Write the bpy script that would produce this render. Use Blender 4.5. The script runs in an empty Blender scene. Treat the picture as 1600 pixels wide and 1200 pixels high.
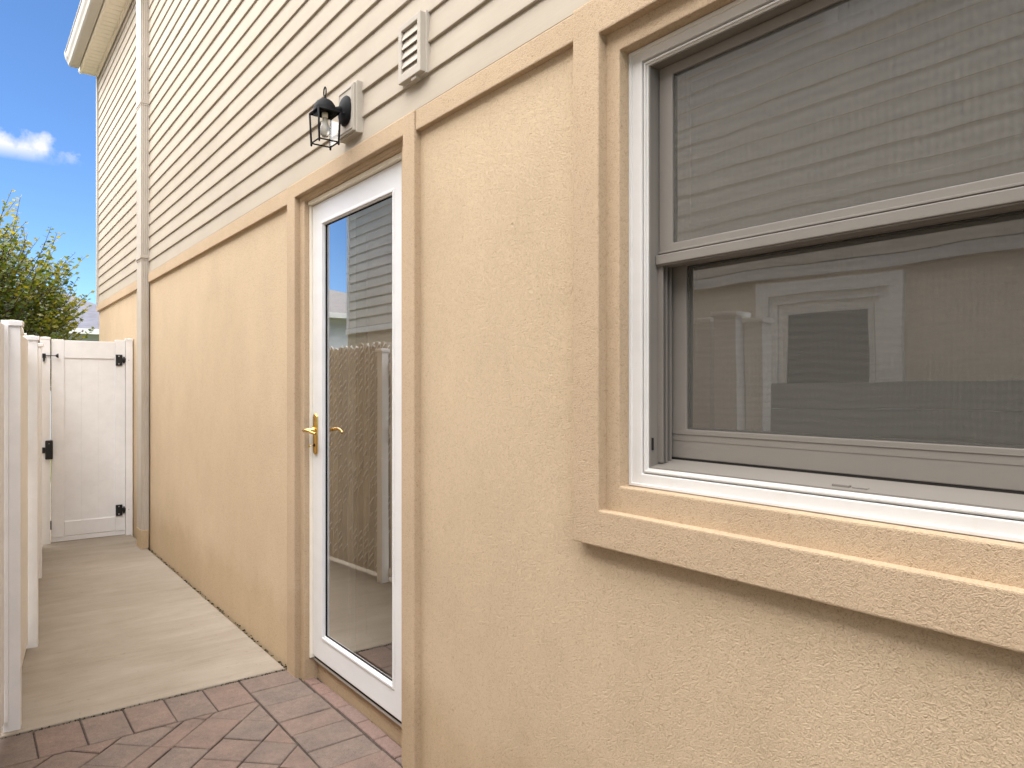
import bpy, bmesh, math, random
from mathutils import Vector, Matrix
from mathutils import noise as mnoise

random.seed(7)
S = bpy.context.scene
COL = S.collection

# ------------------------------------------------------------------ camera, sky, sun, exposure
HZ = 1.40                      # eye height
cam = bpy.data.cameras.new("camera")
cam.sensor_width = 36.0
cam.lens = 25.2
cam.shift_y = 5.0 / 1600.0
cam.clip_start = 0.02
cam.clip_end = 2000
camo = bpy.data.objects.new("camera", cam)
COL.objects.link(camo)
camo.location = (0, 0, HZ)
camo.rotation_euler = (math.radians(90), 0, -math.atan2(860, 1120))
S.camera = camo

SUN_EL = math.radians(63)
SUN_AZ = math.radians(280)     # from +Y towards +X (behind the house on the right)
SUN_DIR = Vector((math.sin(SUN_AZ) * math.cos(SUN_EL), math.cos(SUN_AZ) * math.cos(SUN_EL), math.sin(SUN_EL)))

W = bpy.data.worlds.new("World")
S.world = W
W.use_nodes = True
nt = W.node_tree
nt.nodes.clear()
n_out = nt.nodes.new("ShaderNodeOutputWorld")
n_bg = nt.nodes.new("ShaderNodeBackground")
n_sky = nt.nodes.new("ShaderNodeTexSky")
n_sky.sky_type = 'NISHITA'
n_sky.sun_disc = False
n_sky.sun_elevation = SUN_EL
n_sky.sun_rotation = SUN_AZ
n_sky.altitude = 1500
n_sky.air_density = 0.7
n_sky.dust_density = 0.1
n_sky.ozone_density = 3.0
SKY_STRENGTH = 0.072
n_bg.inputs["Strength"].default_value = SKY_STRENGTH
# one small fair-weather cloud, low in the north-west sky
n_tc = nt.nodes.new("ShaderNodeTexCoord")
cdir = Vector((0.034, 1.215, 0.345)).normalized()
cright = Vector((cdir.y, -cdir.x, 0)).normalized()
cup = cright.cross(cdir).normalized()
def wdot(v):
    d = nt.nodes.new("ShaderNodeVectorMath"); d.operation = 'DOT_PRODUCT'
    nt.links.new(n_tc.outputs["Generated"], d.inputs[0]); d.inputs[1].default_value = v
    return d.outputs["Value"]
def wmath(op, a, b=None, clamp=False):
    m = nt.nodes.new("ShaderNodeMath"); m.operation = op; m.use_clamp = clamp
    for i, x in enumerate((a, b)):
        if x is None: continue
        if isinstance(x, (int, float)): m.inputs[i].default_value = x
        else: nt.links.new(x, m.inputs[i])
    return m.outputs[0]
cu, cv, cw = wdot(cright), wdot(cup), wdot(cdir)
n_no = nt.nodes.new("ShaderNodeTexNoise")
n_no.inputs["Scale"].default_value = 26; n_no.inputs["Detail"].default_value = 8; n_no.inputs["Roughness"].default_value = 0.55
nt.links.new(n_tc.outputs["Generated"], n_no.inputs["Vector"])
nv = wmath('SUBTRACT', n_no.outputs["Fac"], 0.5)
e1 = wmath('POWER', wmath('DIVIDE', wmath('ABSOLUTE', wmath('ADD', cu, 0.02)), 0.115), 2.0)
cvs = wmath('ADD', cv, 0.010)
e2 = wmath('POWER', wmath('DIVIDE', wmath('ABSOLUTE', cvs), 0.021), 2.0)
ee = wmath('SUBTRACT', wmath('SUBTRACT', 1.0, e1), e2)
flat = wmath('MULTIPLY', wmath('ADD', cv, 0.022), 60.0, True)        # flat cloud base
cl = wmath('MULTIPLY', wmath('ADD', wmath('MULTIPLY', nv, 4.2), ee), 1.15, True)
cl = wmath('MULTIPLY', wmath('MULTIPLY', cl, flat), wmath('GREATER_THAN', cw, 0.8))
n_mix = nt.nodes.new("ShaderNodeMix"); n_mix.data_type = 'RGBA'
n_hs = nt.nodes.new("ShaderNodeHueSaturation")
n_hs.inputs["Saturation"].default_value = 1.12
nt.links.new(n_sky.outputs[0], n_hs.inputs["Color"])
nt.links.new(cl, n_mix.inputs[0])
nt.links.new(n_hs.outputs[0], n_mix.inputs[6])
n_mix.inputs[7].default_value = (3.9, 3.95, 4.1, 1)
nt.links.new(n_mix.outputs[2], n_bg.inputs["Color"])
nt.links.new(n_bg.outputs[0], n_out.inputs["Surface"])

sl = bpy.data.lights.new("sun", 'SUN')
sl.energy = 5.0
sl.angle = math.radians(118)
sl.color = (1.0, 0.965, 0.92)
slo = bpy.data.objects.new("sun", sl)
COL.objects.link(slo)
slo.rotation_euler = (-SUN_DIR).to_track_quat('-Z', 'Y').to_euler()
slo.location = SUN_DIR * 60

S.view_settings.view_transform = 'Standard'
S.view_settings.look = 'None'
S.view_settings.gamma = 1.0
S.view_settings.exposure = 1.87
S.render.engine = 'CYCLES'
S.cycles.use_denoising = True
S.cycles.max_bounces = 10
S.cycles.diffuse_bounces = 5
S.cycles.glossy_bounces = 5
S.cycles.transparent_max_bounces = 12
S.cycles.sample_clamp_indirect = 8.0
S.cycles.caustics_reflective = False
S.cycles.caustics_refractive = False

# ------------------------------------------------------------------ helpers
def link(o, parent=None):
    COL.objects.link(o)
    if parent is not None: o.parent = parent
    return o

def thing(name, label, cat, loc=(0, 0, 0), group=None):
    o = bpy.data.objects.new(name, None)
    o.location = loc
    o.empty_display_size = 0.1
    link(o)
    o['label'] = label; o['category'] = cat
    if group: o['group'] = group
    return o

def world_off(parent):
    v = Vector((0, 0, 0)); p = parent
    while p is not None:
        v += Vector(p.location); p = p.parent
    return v

class MB:
    """collects geometry in world coordinates, builds ONE object"""
    def __init__(s): s.bm = bmesh.new()
    def box(s, x0, x1, y0, y1, z0, z1, bev=0.0, mi=0):
        b = bmesh.new()
        vs = [b.verts.new(c) for c in ((x0,y0,z0),(x1,y0,z0),(x1,y1,z0),(x0,y1,z0),(x0,y0,z1),(x1,y0,z1),(x1,y1,z1),(x0,y1,z1))]
        for f in ((0,3,2,1),(4,5,6,7),(0,1,5,4),(1,2,6,5),(2,3,7,6),(3,0,4,7)):
            b.faces.new([vs[i] for i in f])
        if bev > 0:
            bmesh.ops.bevel(b, geom=list(b.edges), offset=bev, segments=2, affect='EDGES', profile=0.6)
        s.add(b, mi=mi)
        return s
    def add(s, b, mat=None, mi=0):
        if mat is not None: bmesh.ops.transform(b, matrix=mat, verts=b.verts)
        for f in b.faces: f.material_index = mi
        me = bpy.data.meshes.new("tmp"); b.to_mesh(me); b.free()
        s.bm.from_mesh(me); bpy.data.meshes.remove(me)
    def obox(s, c, ax, ay, az, hx, hy, hz, bev=0.0, mi=0):
        """oriented box: centre, axes, half sizes"""
        b = bmesh.new()
        vs = []
        for k in (-1, 1):
            for i, j in ((-1,-1),(1,-1),(1,1),(-1,1)):
                vs.append(b.verts.new((i*hx, j*hy, k*hz)))
        for f in ((0,3,2,1),(4,5,6,7),(0,1,5,4),(1,2,6,5),(2,3,7,6),(3,0,4,7)):
            b.faces.new([vs[i] for i in f])
        if bev > 0:
            bmesh.ops.bevel(b, geom=list(b.edges), offset=bev, segments=2, affect='EDGES', profile=0.6)
        m = Matrix((( ax[0],ay[0],az[0],c[0]),(ax[1],ay[1],az[1],c[1]),(ax[2],ay[2],az[2],c[2]),(0,0,0,1)))
        s.add(b, m, mi)
        return s
    def ring(s, axis_x0, axis_x1, yo0, yo1, zo0, zo1, yi0, yi1, zi0, zi1, bev=0.002, mi=0):
        """rectangular frame lying in a YZ plane, thickness from x0 to x1"""
        b = bmesh.new()
        def loop(x, y0, y1, z0, z1): return [b.verts.new(c) for c in ((x,y0,z0),(x,y1,z0),(x,y1,z1),(x,y0,z1))]
        fo, fi = loop(axis_x0, yo0, yo1, zo0, zo1), loop(axis_x0, yi0, yi1, zi0, zi1)
        bo, bi = loop(axis_x1, yo0, yo1, zo0, zo1), loop(axis_x1, yi0, yi1, zi0, zi1)
        for i in range(4):
            j = (i+1) % 4
            b.faces.new((fo[i], fo[j], fi[j], fi[i])); b.faces.new((bo[j], bo[i], bi[i], bi[j]))
            b.faces.new((fo[j], fo[i], bo[i], bo[j])); b.faces.new((fi[i], fi[j], bi[j], bi[i]))
        bmesh.ops.recalc_face_normals(b, faces=b.faces)
        if bev > 0:
            es = [e for e in b.edges if len(e.link_faces) == 2 and e.calc_face_angle(0) > 0.5]
            bmesh.ops.bevel(b, geom=es, offset=bev, segments=2, affect='EDGES', profile=0.6)
        s.add(b, mi=mi)
        return s
    def tube(s, pts, r, seg=10, r2=None, mi=0, cap=True):
        b = bmesh.new()
        pts = [Vector(p) for p in pts]; rings = []
        n = len(pts); up = Vector((0.13, 0.27, 0.95)).normalized()
        for i, p in enumerate(pts):
            t = (pts[min(i+1, n-1)] - pts[max(i-1, 0)]).normalized()
            a = t.cross(up)
            if a.length < 1e-3: a = t.cross(Vector((1, 0, 0)))
            a.normalize(); c = t.cross(a).normalized()
            rr = r if r2 is None else r + (r2 - r) * i / (n-1)
            rings.append([b.verts.new(p + a*math.cos(2*math.pi*k/seg)*rr + c*math.sin(2*math.pi*k/seg)*rr) for k in range(seg)])
        for i in range(n-1):
            for k in range(seg):
                b.faces.new((rings[i][k], rings[i][(k+1)%seg], rings[i+1][(k+1)%seg], rings[i+1][k]))
        if cap:
            b.faces.new(rings[0][::-1]); b.faces.new(rings[-1])
        for f in b.faces: f.smooth = True
        s.add(b, mi=mi)
        return s
    def lathe(s, prof, c, axis='Z', seg=24, sy=1.0, mi=0):
        """prof = [(r, h)...] revolved about axis through c"""
        b = bmesh.new(); rings = []
        for r, h in prof:
            ring = []
            for k in range(seg):
                a = 2*math.pi*k/seg; u, v = math.cos(a)*r, math.sin(a)*r*sy
                if axis == 'Z': p = (c[0]+u, c[1]+v, c[2]+h)
                else: p = (c[0]+h, c[1]+u, c[2]+v)
                ring.append(b.verts.new(p))
            rings.append(ring)
        for i in range(len(rings)-1):
            for k in range(seg):
                b.faces.new((rings[i][k], rings[i][(k+1)%seg], rings[i+1][(k+1)%seg], rings[i+1][k]))
        b.faces.new(rings[0][::-1]); b.faces.new(rings[-1])
        bmesh.ops.recalc_face_normals(b, faces=b.faces)
        for f in b.faces: f.smooth = True
        s.add(b, mi=mi)
        return s
    def prism(s, prof, y0, y1, ys=None, wob=None, mi=0):
        """(x,z) profile extruded along Y through stations"""
        b = bmesh.new()
        st = ys if ys else [y0, y1]; rings = []
        for y in st:
            d = wob(y) if wob else (0, 0)
            rings.append([b.verts.new((x+d[0], y, z+d[1])) for x, z in prof])
        m = len(prof)
        for i in range(len(rings)-1):
            for k in range(m):
                b.faces.new((rings[i][k], rings[i][(k+1)%m], rings[i+1][(k+1)%m], rings[i+1][k]))
        b.faces.new(rings[0][::-1]); b.faces.new(rings[-1])
        bmesh.ops.recalc_face_normals(b, faces=b.faces)
        s.add(b, mi=mi)
        return s
    def quad(s, pts, mi=0):
        f = s.bm.faces.new([s.bm.verts.new(p) for p in pts]); f.material_index = mi
        return s
    def build(s, name, mat, parent=None, auto=True):
        off = world_off(parent) if parent is not None else Vector((0, 0, 0))
        base = off
        if parent is None:
            # origin at the base centre of the geometry
            if s.bm.verts:
                xs = [v.co.x for v in s.bm.verts]; ys = [v.co.y for v in s.bm.verts]; zs = [v.co.z for v in s.bm.verts]
                base = Vector(((min(xs)+max(xs))/2, (min(ys)+max(ys))/2, min(zs)))
        bmesh.ops.translate(s.bm, verts=s.bm.verts, vec=-base)
        me = bpy.data.meshes.new(name)
        s.bm.to_mesh(me); s.bm.free()
        for m in (mat if isinstance(mat, (list, tuple)) else [mat]): me.materials.append(m)
        o = bpy.data.objects.new(name, me)
        link(o, parent)
        if parent is None: o.location = base
        return o

def tag(o, label, cat, group=None):
    o['label'] = label; o['category'] = cat
    if group: o['group'] = group
    return o

# ------------------------------------------------------------------ materials
def rgb(h):
    return tuple(h) + (1,)

class Mat:
    def __init__(s, name, col, rough=0.7, spec=0.3, metal=0.0):
        s.m = bpy.data.materials.new(name); s.m.use_nodes = True
        s.t = s.m.node_tree; s.b = s.t.nodes["Principled BSDF"]
        s.b.inputs["Base Color"].default_value = rgb(col)
        s.b.inputs["Roughness"].default_value = rough
        s.b.inputs["Specular IOR Level"].default_value = spec
        s.b.inputs["Metallic"].default_value = metal
        s.col = col; s.geo = None; s.src = None; s.nrm = None
    def N(s, t, **kw):
        n = s.t.nodes.new(t)
        for k, v in kw.items(): setattr(n, k, v)
        return n
    def pos(s, scale=(1, 1, 1), rot=(0, 0, 0)):
        if s.geo is None: s.geo = s.N("ShaderNodeNewGeometry")
        mp = s.N("ShaderNodeMapping"); mp.inputs["Scale"].default_value = scale; mp.inputs["Rotation"].default_value = rot
        s.t.links.new(s.geo.outputs["Position"], mp.inputs["Vector"])
        return mp.outputs[0]
    def noise(s, scale, detail=4, rough=0.5, dist=0.0, stretch=(1, 1, 1), rot=(0, 0, 0)):
        n = s.N("ShaderNodeTexNoise")
        n.inputs["Scale"].default_value = scale; n.inputs["Detail"].default_value = detail
        n.inputs["Roughness"].default_value = rough; n.inputs["Distortion"].default_value = dist
        s.t.links.new(s.pos(stretch, rot), n.inputs["Vector"])
        return n.outputs["Fac"]
    def ramp(s, fac, stops):
        r = s.N("ShaderNodeValToRGB"); e = r.color_ramp.elements
        while len(e) > 1: e.remove(e[-1])
        e[0].position = stops[0][0]; e[0].color = rgb(stops[0][1])
        for p, c in stops[1:]:
            k = e.new(p); k.color = rgb(c)
        s.t.links.new(fac, r.inputs[0])
        return r.outputs[0]
    def vary(s, fac, lo, hi, p0=0.35, p1=0.65):
        """multiply colour by a grey between lo and hi following fac"""
        g = s.ramp(fac, [(p0, (lo,)*3 if isinstance(lo, (int, float)) else lo), (p1, (hi,)*3 if isinstance(hi, (int, float)) else hi)])
        mx = s.N("ShaderNodeMix", data_type='RGBA', blend_type='MULTIPLY')
        mx.inputs[0].default_value = 1.0
        if s.src is None: mx.inputs[6].default_value = rgb(s.col)
        else: s.t.links.new(s.src, mx.inputs[6])
        s.t.links.new(g, mx.inputs[7])
        s.src = mx.outputs[2]
        s.t.links.new(s.src, s.b.inputs["Base Color"])
        return s
    def objvary(s, lo, hi):
        oi = s.N("ShaderNodeObjectInfo")
        return s.vary(oi.outputs["Random"], lo, hi, 0.0, 1.0)
    def bump(s, fac, dist, strength=1.0):
        bp = s.N("ShaderNodeBump"); bp.inputs["Distance"].default_value = dist; bp.inputs["Strength"].default_value = strength
        s.t.links.new(fac, bp.inputs["Height"])
        if s.nrm is not None: s.t.links.new(s.nrm, bp.inputs["Normal"])
        s.nrm = bp.outputs[0]
        s.t.links.new(s.nrm, s.b.inputs["Normal"])
        return s

def stucco(name, col, grain=1.0):
    M = Mat(name, col, 0.92, 0.15)
    worm = M.noise(132, 2.5, 0.58, 2.0)
    fine = M.noise(260, 3, 0.6, 0.8)
    M.bump(worm, 0.0048 * grain, 1.0)
    M.bump(fine, 0.0010 * grain, 0.8)
    M.vary(worm, (0.78, 0.75, 0.70), 1.05, 0.28, 0.50)
    M.vary(M.noise(1.3, 5, 0.6), (0.955, 0.95, 0.94), 1.02)
    M.vary(M.noise(4.0, 5, 0.65, 0, (1, 1, 0.8)), 0.965, 1.02)
    pit = M.noise(190, 1.5, 0.5, 0.4)
    M.vary(pit, (0.70, 0.66, 0.60), 1.0, 0.24, 0.31)
    return M
mat_stucco = stucco("stucco_field", (0.60, 0.465, 0.312))
mat_trim = stucco("stucco_trim", (0.51, 0.385, 0.257), 0.62)
# damp dirt along the foot of the wall
def foot_dirt(M, top=0.45):
    sep = M.N("ShaderNodeSeparateXYZ"); M.t.links.new(M.geo.outputs["Position"], sep.inputs[0])
    ad = M.N("ShaderNodeMath", operation='MULTIPLY_ADD'); ad.inputs[1].default_value = 0.5; ad.inputs[2].default_value = 0.0
    M.t.links.new(M.noise(3.5, 5, 0.65), ad.inputs[0])
    sb = M.N("ShaderNodeMath", operation='SUBTRACT'); M.t.links.new(sep.outputs[2], sb.inputs[0]); M.t.links.new(ad.outputs[0], sb.inputs[1])
    M.vary(sb.outputs[0], (0.90, 0.88, 0.84), 1.0, -0.25, 0.15)
foot_dirt(mat_stucco)
foot_dirt(mat_trim)
mat_stucco, mat_trim = mat_stucco.m, mat_trim.m

def vinyl(name, col, rough=0.42, spec=0.4, dirt=0.93):
    M = Mat(name, col, rough, spec)
    M.vary(M.noise(2.2, 5, 0.62), dirt, 1.02)
    M.vary(M.noise(14, 4, 0.6, 0, (1, 0.15, 1)), 0.975, 1.015)
    return M
Msid = vinyl("siding_vinyl", (0.43, 0.375, 0.30), 0.8, 0.10, 0.95)
Msid.bump(Msid.noise(60, 3, 0.6, 1.5, (1, 0.06, 1)), 0.0008, 0.6)
Msid.objvary((0.965, 0.96, 0.95), 1.02)
mat_siding = Msid.m
mat_block = vinyl("cream_block_vinyl", (0.47, 0.425, 0.36), 0.75, 0.12).m
Mns = vinyl("grey_siding_vinyl", (0.74, 0.70, 0.63), 0.7, 0.12)
mat_nsiding = Mns.m
Mw = vinyl("white_vinyl", (0.68, 0.66, 0.63), 0.34, 0.45, 0.95)
Mw.vary(Mw.noise(7, 6, 0.7, 0, (1, 1, 0.15)), (0.93, 0.92, 0.89), 1.0, 0.30, 0.48)
mat_white = Mw.m
Mfe = vinyl("fence_vinyl", (0.85, 0.83, 0.81), 0.4, 0.4, 0.94)
mat_fence = Mfe.m
mat_door = vinyl("door_white_enamel", (0.76, 0.755, 0.745), 0.28, 0.5, 0.97).m
Mc = vinyl("cream_aluminium", (0.86, 0.79, 0.66), 0.45, 0.4, 0.95)
mat_cream = Mc.m
mat_gutter = vinyl("gutter_enamel", (0.50, 0.465, 0.40), 0.6, 0.2, 0.93).m
Md = vinyl("downspout_enamel", (0.50, 0.445, 0.375), 0.65, 0.2, 0.92)
Md.vary(Md.noise(9, 6, 0.7, 0, (1, 1, 0.12)), (0.86, 0.83, 0.78), 1.0, 0.30, 0.46)
mat_down = Md.m
Mg = vinyl("taupe_window_enamel", (0.205, 0.185, 0.160), 0.40, 0.4, 0.95)
mat_taupe = Mg.m
Mgd = vinyl("taupe_track", (0.20, 0.178, 0.155), 0.5, 0.3, 0.93)
mat_track = Mgd.m
mat_gap = Mat("dark_gasket", (0.018, 0.016, 0.014), 0.8, 0.2).m
mat_black = vinyl("black_powder_coat", (0.012, 0.012, 0.013), 0.45, 0.4).m
Mlb = Mat("lantern_black", (0.008, 0.008, 0.009), 0.7, 0.2)
Mlb.bump(Mlb.noise(420, 2), 0.0004, 0.6)
mat_lantern = Mlb.m
mat_screw = Mat("screw_steel", (0.55, 0.54, 0.52), 0.35, 0.5, 1.0).m
Mb = Mat("polished_brass", (0.80, 0.52, 0.16), 0.22, 0.5, 1.0)
Mb.vary(Mb.noise(40, 4), 0.85, 1.0)
mat_brass = Mb.m
mat_alu = vinyl("mill_aluminium_sill", (0.42, 0.40, 0.36), 0.4, 0.5).m
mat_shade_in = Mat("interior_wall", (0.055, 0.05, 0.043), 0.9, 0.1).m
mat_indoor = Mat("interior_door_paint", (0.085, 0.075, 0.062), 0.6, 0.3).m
mat_indoor_jamb = Mat("interior_jamb_paint", (0.36, 0.35, 0.33), 0.5, 0.3).m

def concrete(name, col):
    M = Mat(name, col, 0.9, 0.2)
    M.vary(M.noise(0.9, 6, 0.65), (0.84, 0.82, 0.79), 1.05)
    M.vary(M.noise(4.0, 6, 0.7, 0.5, (0.35, 1.6, 1)), (0.88, 0.86, 0.83), 1.04)
    br = M.noise(90, 5, 0.7, 0.2, (0.05, 1, 1))
    M.vary(br, 0.95, 1.03)
    M.vary(M.noise(300, 2, 0.6), 0.88, 1.05, 0.32, 0.5)
    M.vary(M.noise(28, 5, 0.7, 0.6), (0.80, 0.77, 0.72), 1.0, 0.27, 0.40)
    M.bump(br, 0.0016, 0.8); M.bump(M.noise(350, 3), 0.0008, 0.7)
    return M
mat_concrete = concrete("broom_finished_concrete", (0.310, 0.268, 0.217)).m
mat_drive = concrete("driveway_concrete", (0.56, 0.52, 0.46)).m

Mp = Mat("clay_paver", (0.196, 0.149, 0.124), 0.9, 0.2)
Mp.objvary((0.95, 0.98, 0.99), (1.05, 0.99, 0.965))
Mp.vary(Mp.noise(7, 5, 0.65), (0.82, 0.83, 0.84), (1.1, 1.07, 1.04))
Mp.vary(Mp.noise(46, 5, 0.7, 0.4), (0.85, 0.85, 0.85), 1.05, 0.32, 0.6)
Mp.vary(Mp.noise(330, 2, 0.6), (0.72, 0.70, 0.70), 1.14, 0.30, 0.62)
Mp.vary(Mp.noise(120, 1, 0.5, 2.0, (1, 0.35, 1), (0, 0, 0.7)), 1.0, (1.35, 1.34, 1.28), 0.70, 0.78)
Mp.bump(Mp.noise(210, 4, 0.7), 0.0022, 0.8); Mp.bump(Mp.noise(40, 4, 0.6), 0.0020, 0.5)
mat_paver = Mp.m
Msd = Mat("joint_sand", (0.085, 0.07, 0.057), 0.95, 0.1)
Msd.vary(Msd.noise(120, 4), 0.6, 1.2); Msd.bump(Msd.noise(200, 4), 0.003)
mat_sand = Msd.m
Mso = Mat("soil_and_grass", (0.10, 0.11, 0.05), 0.95, 0.1)
Mso.vary(Mso.noise(3, 6, 0.7), (0.6, 0.6, 0.5), (1.2, 1.1, 0.9))
mat_soil = Mso.m
Mmo = Mat("moss_debris", (0.05, 0.046, 0.026), 0.95, 0.1)
Mmo.objvary(0.7, 1.4)
mat_moss = Mmo.m
Mcs = vinyl("slat_beige", (0.62, 0.575, 0.51), 0.5, 0.3, 0.9)
Mcs.objvary((0.90, 0.89, 0.87), 1.05)
mat_slat = Mcs.m
mat_wire = Mat("fleck_white_wire", (0.88, 0.87, 0.84), 0.35, 0.5).m  # wire whitened to stand for flecks of light through the fence
Mbd = vinyl("grey_board", (0.20, 0.21, 0.20), 0.6, 0.3, 0.85)
Mbd.objvary(0.8, 1.15)
mat_board = Mbd.m

def glass_mat(name, ior=1.5, tint=(0.80, 0.82, 0.80), wav=0.0, wscale=2.5, panes=1.0):
    # panes: a sealed unit mirrors from several faces at once
    m = bpy.data.materials.new(name); m.use_nodes = True; t = m.node_tree
    t.nodes.clear()
    o = t.nodes.new("ShaderNodeOutputMaterial"); mx = t.nodes.new("ShaderNodeMixShader")
    tr = t.nodes.new("ShaderNodeBsdfTransparent"); tr.inputs[0].default_value = rgb(tint)
    gl = t.nodes.new("ShaderNodeBsdfGlossy"); gl.inputs["Roughness"].default_value = 0.0
    gl.inputs["Color"].default_value = (0.98, 0.98, 0.97, 1)
    fr = t.nodes.new("ShaderNodeFresnel"); fr.inputs[0].default_value = ior
    geo = t.nodes.new("ShaderNodeNewGeometry")
    # same reflectance from either side of the pane
    io = t.nodes.new("ShaderNodeMix"); io.inputs[2].default_value = ior; io.inputs[3].default_value = 1.0 / ior
    t.links.new(geo.outputs["Backfacing"], io.inputs[0]); t.links.new(io.outputs[0], fr.inputs[0])
    if wav > 0:
        n = t.nodes.new("ShaderNodeTexNoise"); n.inputs["Scale"].default_value = wscale; n.inputs["Detail"].default_value = 1.5
        t.links.new(geo.outputs["Position"], n.inputs["Vector"])
        b = t.nodes.new("ShaderNodeBump"); b.inputs["Distance"].default_value = wav
        t.links.new(n.outputs["Fac"], b.inputs["Height"]); t.links.new(b.outputs[0], gl.inputs["Normal"])
    dbl = t.nodes.new("ShaderNodeMath"); dbl.operation = 'MULTIPLY'; dbl.use_clamp = True; dbl.inputs[1].default_value = panes
    t.links.new(fr.outputs[0], dbl.inputs[0])
    t.links.new(dbl.outputs[0], mx.inputs[0]); t.links.new(tr.outputs[0], mx.inputs[1]); t.links.new(gl.outputs[0], mx.inputs[2])
    t.links.new(mx.outputs[0], o.inputs[0])
    return m
mat_glass_door = glass_mat("storm_door_glass", 1.52, (0.70, 0.71, 0.68), 0.0005, 1.6, 4.0)
mat_glass_win = glass_mat("window_glass", 1.52, (0.62, 0.63, 0.60), 0.0012, 2.6, 5.0)
mat_glass_lamp = glass_mat("clear_lantern_glass", 1.22, (0.93, 0.93, 0.92))
mat_glass_far = glass_mat("far_window_glass", 1.6, (0.5, 0.5, 0.5))

def screen_mat(amp, base, py, pz):
    """insect screen: part-opaque grey with haze and moire bands painted in"""
    m = bpy.data.materials.new("insect_screen"); m.use_nodes = True; t = m.node_tree
    t.nodes.clear()
    o = t.nodes.new("ShaderNodeOutputMaterial"); mx = t.nodes.new("ShaderNodeMixShader")
    tr = t.nodes.new("ShaderNodeBsdfTransparent"); df = t.nodes.new("ShaderNodeBsdfDiffuse")
    df.inputs[0].default_value = (0.29, 0.275, 0.24, 1)
    geo = t.nodes.new("ShaderNodeNewGeometry"); sep = t.nodes.new("ShaderNodeSeparateXYZ")
    t.links.new(geo.outputs["Position"], sep.inputs[0])
    nz = t.nodes.new("ShaderNodeTexNoise"); nz.inputs["Scale"].default_value = 5.0; nz.inputs["Detail"].default_value = 2
    t.links.new(geo.outputs["Position"], nz.inputs["Vector"])
    def wave(sock, freq, warp):
        a = t.nodes.new("ShaderNodeMath"); a.operation = 'MULTIPLY_ADD'; a.inputs[1].default_value = warp
        t.links.new(nz.outputs["Fac"], a.inputs[0]); t.links.new(sock, a.inputs[2])
        b = t.nodes.new("ShaderNodeMath"); b.operation = 'MULTIPLY'; b.inputs[1].default_value = freq; t.links.new(a.outputs[0], b.inputs[0])
        c = t.nodes.new("ShaderNodeMath"); c.operation = 'SINE'; t.links.new(b.outputs[0], c.inputs[0])
        return c.outputs[0]
    w1 = wave(sep.outputs[1], 2*math.pi/py, 0.02); w2 = wave(sep.outputs[2], 2*math.pi/pz, 0.03)
    ad = t.nodes.new("ShaderNodeMath"); ad.operation = 'ADD'; t.links.new(w1, ad.inputs[0]); t.links.new(w2, ad.inputs[1])
    ma = t.nodes.new("ShaderNodeMath"); ma.operation = 'MULTIPLY_ADD'; ma.inputs[1].default_value = amp; ma.inputs[2].default_value = base  # haze and moire ripples put into opacity, coarser than a weave
    t.links.new(ad.outputs[0], ma.inputs[0]); t.links.new(ma.outputs[0], mx.inputs[0])
    t.links.new(tr.outputs[0], mx.inputs[1]); t.links.new(df.outputs[0], mx.inputs[2]); t.links.new(mx.outputs[0], o.inputs[0])
    return m
mat_screen = screen_mat(0.034, 0.26, 0.0145, 0.024)
mat_screen_low = screen_mat(0.022, 0.24, 0.0105, 0.017)

def leaf_mat(name, col, trans):
    m = bpy.data.materials.new(name); m.use_nodes = True; t = m.node_tree
    t.nodes.clear()
    o = t.nodes.new("ShaderNodeOutputMaterial"); mx = t.nodes.new("ShaderNodeMixShader"); mx.inputs[0].default_value = 0.42
    b = t.nodes.new("ShaderNodeBsdfPrincipled"); b.inputs["Base Color"].default_value = rgb(col); b.inputs["Roughness"].default_value = 0.4
    tl = t.nodes.new("ShaderNodeBsdfTranslucent"); tl.inputs[0].default_value = rgb(trans)
    t.links.new(b.outputs[0], mx.inputs[1]); t.links.new(tl.outputs[0], mx.inputs[2]); t.links.new(mx.outputs[0], o.inputs[0])
    return m
LEAVES = [leaf_mat("leaf_dark_green", (0.045, 0.08, 0.016), (0.13, 0.18, 0.015)),
          leaf_mat("leaf_green", (0.085, 0.115, 0.016), (0.24, 0.26, 0.02)),
          leaf_mat("leaf_yellow", (0.20, 0.18, 0.022), (0.44, 0.36, 0.025))]
Mbk = Mat("bark", (0.10, 0.075, 0.05), 0.9, 0.1); Mbk.vary(Mbk.noise(30, 5), 0.6, 1.3); Mbk.bump(Mbk.noise(45, 5), 0.01)
mat_bark = Mbk.m
Mrf = Mat("pale_shingle", (0.115, 0.115, 0.135), 0.9, 0.2); Mrf.vary(Mrf.noise(4, 6, 0.7), 0.85, 1.1); Mrf.vary(Mrf.noise(9, 2, 0.5, 0, (0.3, 0.3, 3)), 0.9, 1.05)
mat_roof = Mrf.m
Mrd = Mat("grey_shingle", (0.16, 0.15, 0.145), 0.9, 0.2); Mrd.vary(Mrd.noise(5, 6, 0.7), 0.8, 1.15)
mat_roof_dark = Mrd.m
mat_ntrim = stucco("neighbour_trim_stucco", (0.86, 0.85, 0.84), 0.6).m
mat_nstucco = stucco("neighbour_stucco", (0.66, 0.57, 0.45), 0.8).m

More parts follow.
